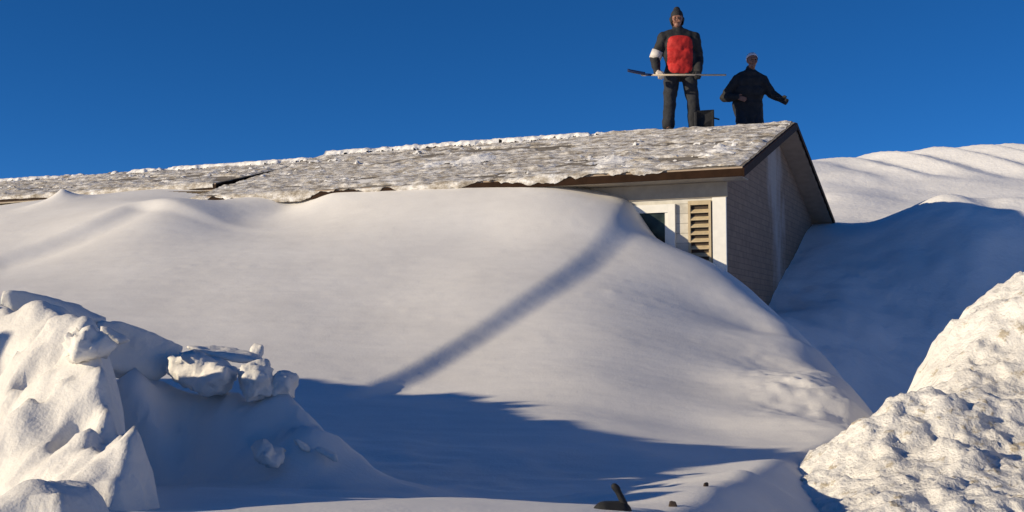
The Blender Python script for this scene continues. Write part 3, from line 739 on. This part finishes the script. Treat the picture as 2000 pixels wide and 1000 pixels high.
    if cap_style == 'banded':
        kb = MB(); nn = 28
        for i in range(nn):
            t0, t1 = 2*math.pi*i/nn, 2*math.pi*(i+1)/nn
            kb.capsule(hc+Vector((.092*math.cos(t0), .018+.105*math.sin(t0), .035)), .016, hc+Vector((.092*math.cos(t1), .018+.105*math.sin(t1), .035)), .016, 8, 3)
        for s in (-1, 1): kb.capsule(hc+Vector((s*.086,.015,.03)), .02, hc+Vector((s*.083,.01,-.035)), .022)
        kb.build('cap_band', M_CAPR, cp, True, remesh=.007, relax=1)
    if band:
        for (a0, a1, rr) in band:
            p0, p1 = a0
            bb = MB(); bb.tube(Vector(p0), Vector(p1), a1, rr, 20); bb.build('arm_band', M_PALE, body, True)
    return body

ridge_at = lambda s, off=0: house_pt(s, SPAN/2+off, RISE - abs(off)*RISE/(SPAN/2) + .035)
def px_of(v):
    c, s = math.cos(PITCH), math.sin(PITCH); z = v.z - CZ
    f_ = v.y*c + z*s; u_ = -v.y*s + z*c
    return 1000 + F*v.x/f_, 500 - F*u_/f_
def find_s(px, off):
    return min([k*.01 for k in range(700)], key=lambda s: abs(px_of(ridge_at(s, off))[0]-px))
s1 = find_s(1328, .28); L1 = ridge_at(s1, .28)
J1 = dict(head=(-.03,-.02,1.63), neck=(-.02,.0,1.47), chest=(.0,.0,1.24), pelvis=(.02,.02,.93), yaw=-.1,
          sh_r=(-.215,.0,1.375), el_r=(-.335,.04,1.09), wr_r=(-.325,-.17,.865), hd_r=(.25,-.75,-.45), hn_r=(.3,.0,-1),
          sh_l=(.205,.0,1.375), el_l=(.275,.05,1.09), wr_l=(.235,-.17,.865), hd_l=(-.15,-.75,-.45), hn_l=(-.3,0,-1), curl_r=1.0, curl_l=1.0,
          hip_r=(-.10,.02,.90), kn_r=(-.14,-.03,.50), an_r=(-.155,.02,.12), hip_l=(.12,.02,.90), kn_l=(.18,-.02,.50), an_l=(.20,.03,.12))
bnd = [(((-.338,.022,1.16), (-.322,.038,1.05)), .078, .076)]
bnd = [((Vector((-.215,0,1.375)).lerp(Vector((-.335,.04,1.09)), .62), Vector((-.215,0,1.375)).lerp(Vector((-.335,.04,1.09)), 1.0)), .086, .082)]
make_person(L1, 0, J1, 'standing person in black and red jacket and dark cap holding a shovel across the waist', 1.0, (.86,1.38,1.2,-.005), 'dark', dict(r=M_GLOVE, l=M_BLACK), band=bnd, size=1.11)
s2 = find_s(1466, 1.2); L2 = ridge_at(s2, 1.2)
zt = P(1470, 100, L2.y).z; L2.z = ridge_at(s2, 1.2).z
top = 1.74
J2 = dict(coat=1, head=(.035,-.07,1.56), neck=(.015,-.01,1.40), chest=(.0,.02,1.19), pelvis=(-.02,.05,.90), yaw=.15,
          sh_r=(-.19,.01,1.27), el_r=(-.38,.05,1.00), wr_r=(-.235,-.14,.97), hd_r=(.8,-.3,-.25), hn_r=(0,1,0),
          sh_l=(.20,.01,1.27), el_l=(.33,-.05,1.04), wr_l=(.44,-.16,.94), hd_l=(.80,-.2,-.45), hn_l=(0,-1,-.3), curl_r=.5, curl_l=1.15, mitt=1.3,
          hip_r=(-.12,.05,.87), kn_r=(-.14,-.10,.49), an_r=(-.16,.05,.12), hip_l=(.08,.05,.87), kn_l=(.12,-.08,.49), an_l=(.14,.06,.12))
make_person(L2, 0, J2, 'person in black coat with pale hair, seen from the waist up behind the ridge', 1.10, None, 'pale', dict(r=None, l=M_BLACK), size=1.0)

# shovel held across the waist (its own thing)
sv = empty('shovel', L1 + Vector((-.0,-.30,.80*1.11)), 0); tag(sv, 'long pale handled shovel with dark blue blade held level by the standing person', 'shovel')
MB().tube((-.62,0,.0), (.66,.02,.005), .0145, .0145, 12).build('handle', M_WOOD, sv, True)
def blade(parent, M, mat):
    n1, n2 = 16, 12; vs = []
    for k in range(2):
        for i in range(n1):
            for j in range(n2):
                u = i/(n1-1); v = j/(n2-1)*2-1
                wdt = .10*(1-.35*max(0, u-.6)/.4*abs(v)) * (1 - .25*(1-u)**4)
                vs.append(M @ Vector((-u*.27, v*wdt, .035*(v*v)+.02*u*u - k*.004)))
    N = n1*n2; fs = []
    for i in range(n1-1):
        for j in range(n2-1):
            a = i*n2+j; fs.append((a, a+1, a+n2+1, a+n2)); fs.append((N+a, N+a+n2, N+a+n2+1, N+a+1))
    bd = [i*n2 for i in range(n1)] + [(n1-1)*n2+j for j in range(1, n2)] + [i*n2+n2-1 for i in range(n1-2, -1, -1)] + [j for j in range(n2-2, 0, -1)]
    for a, b in zip(bd, bd[1:]+bd[:1]): fs.append((a, b, N+b, N+a))
    o = mesh_obj('blade', vs, fs, mat, parent, True)
    mb = MB(); mb.tube(M @ Vector((.09,0,.012)), M @ Vector((-.03,0,.006)), .018, .02); mb.build('socket', mat, o, True)
blade(sv, Matrix.Translation((-.56,0,.0)) @ Matrix.Rotation(.12, 4, 'Y') @ Matrix.Rotation(.35, 4, 'X'), M_BLUE)
# second shovel: scoop resting on the ridge behind the standing person's leg
s3 = find_s(1376, .25); L3 = ridge_at(s3, .25) + Vector((0,0,.08))
s2v = empty('shovel', L3, 0); s2v.scale = (.8,.8,.85); tag(s2v, 'dark wide scoop shovel standing on the ridge behind the leg of the standing person', 'shovel')
sc_ = MB()
sc_.add([(-.17,0,.0),(.15,0,.0),(.13,-.03,.17),(.17,-.05,.34),(-.15,-.05,.32),(-.17,.03,.17)], [(0,1,2,5),(5,2,3,4)])
o = sc_.build('scoop', M_BLACK, s2v); md = o.modifiers.new('s', 'SOLIDIFY'); md.thickness = .02; md.offset = 0; bake(o, False)
ed = MB(); ed.box((-.19,-.07,.005), (-.15,.05,.30)); ed.box((.13,-.07,.005), (.17,.05,.33)); ed.box((-.16,-.075,-.02), (.16,-.02,.03)); ed.build('side_wall', M_BLACK, s2v, bevel=.006)
MB().tube((.10,.02,.22), (.30,.16,.20), .014, .014).build('handle', M_BLACK, s2v, True)

# ------------------------------------------------------------------ small dark things in the foreground
pl = P(1197, 981, 3.3)
kn = empty('debris', pl - Vector((0,0,.06))); tag(kn, 'small black rounded object with a bent stem poking up at the bottom edge', 'debris')
mb = MB(); mb.capsule((-.022,0,.028), .036, (.02,.005,.03), .034, 14, 6); mb.capsule((.0,0,-.05), .03, (0,0,.03), .032); mb.build('knob', M_BLACK, kn, True, remesh=.005, relax=1)
mb = MB(); mb.capsule((.045,0,-.02), .011, (.032,0,.055), .010); mb.capsule((.032,0,.055), .010, (.010,-.005,.098), .009); mb.capsule((.010,-.005,.098), .011, (.004,-.006,.104), .010); mb.build('stem', M_BLACK, kn, True, remesh=.004, relax=1)

for k, (px, py, d, sz, lab) in enumerate([(1313,973,3.95,.028,'tiny dark clod of earth on the edge of the bright snow rib nearest the camera'), (1378,950,4.45,.022,'tiny dark clod of earth farther up the bright snow rib')]):
    p = P(px, py, d); zz = float(ground_z(np.array([[p.x]]), np.array([[p.y]]))[0, 0])
    o = block(Vector((p.x, p.y, zz+sz*.25)), (sz*1.3, sz, sz), (0,0,30*k), 40+k, lab, 'clod', vox=.003, rough=.002, mat=M_DIRT)
    o.name = 'dirt_clod'; o['group'] = 'clods of earth on the snow rib'
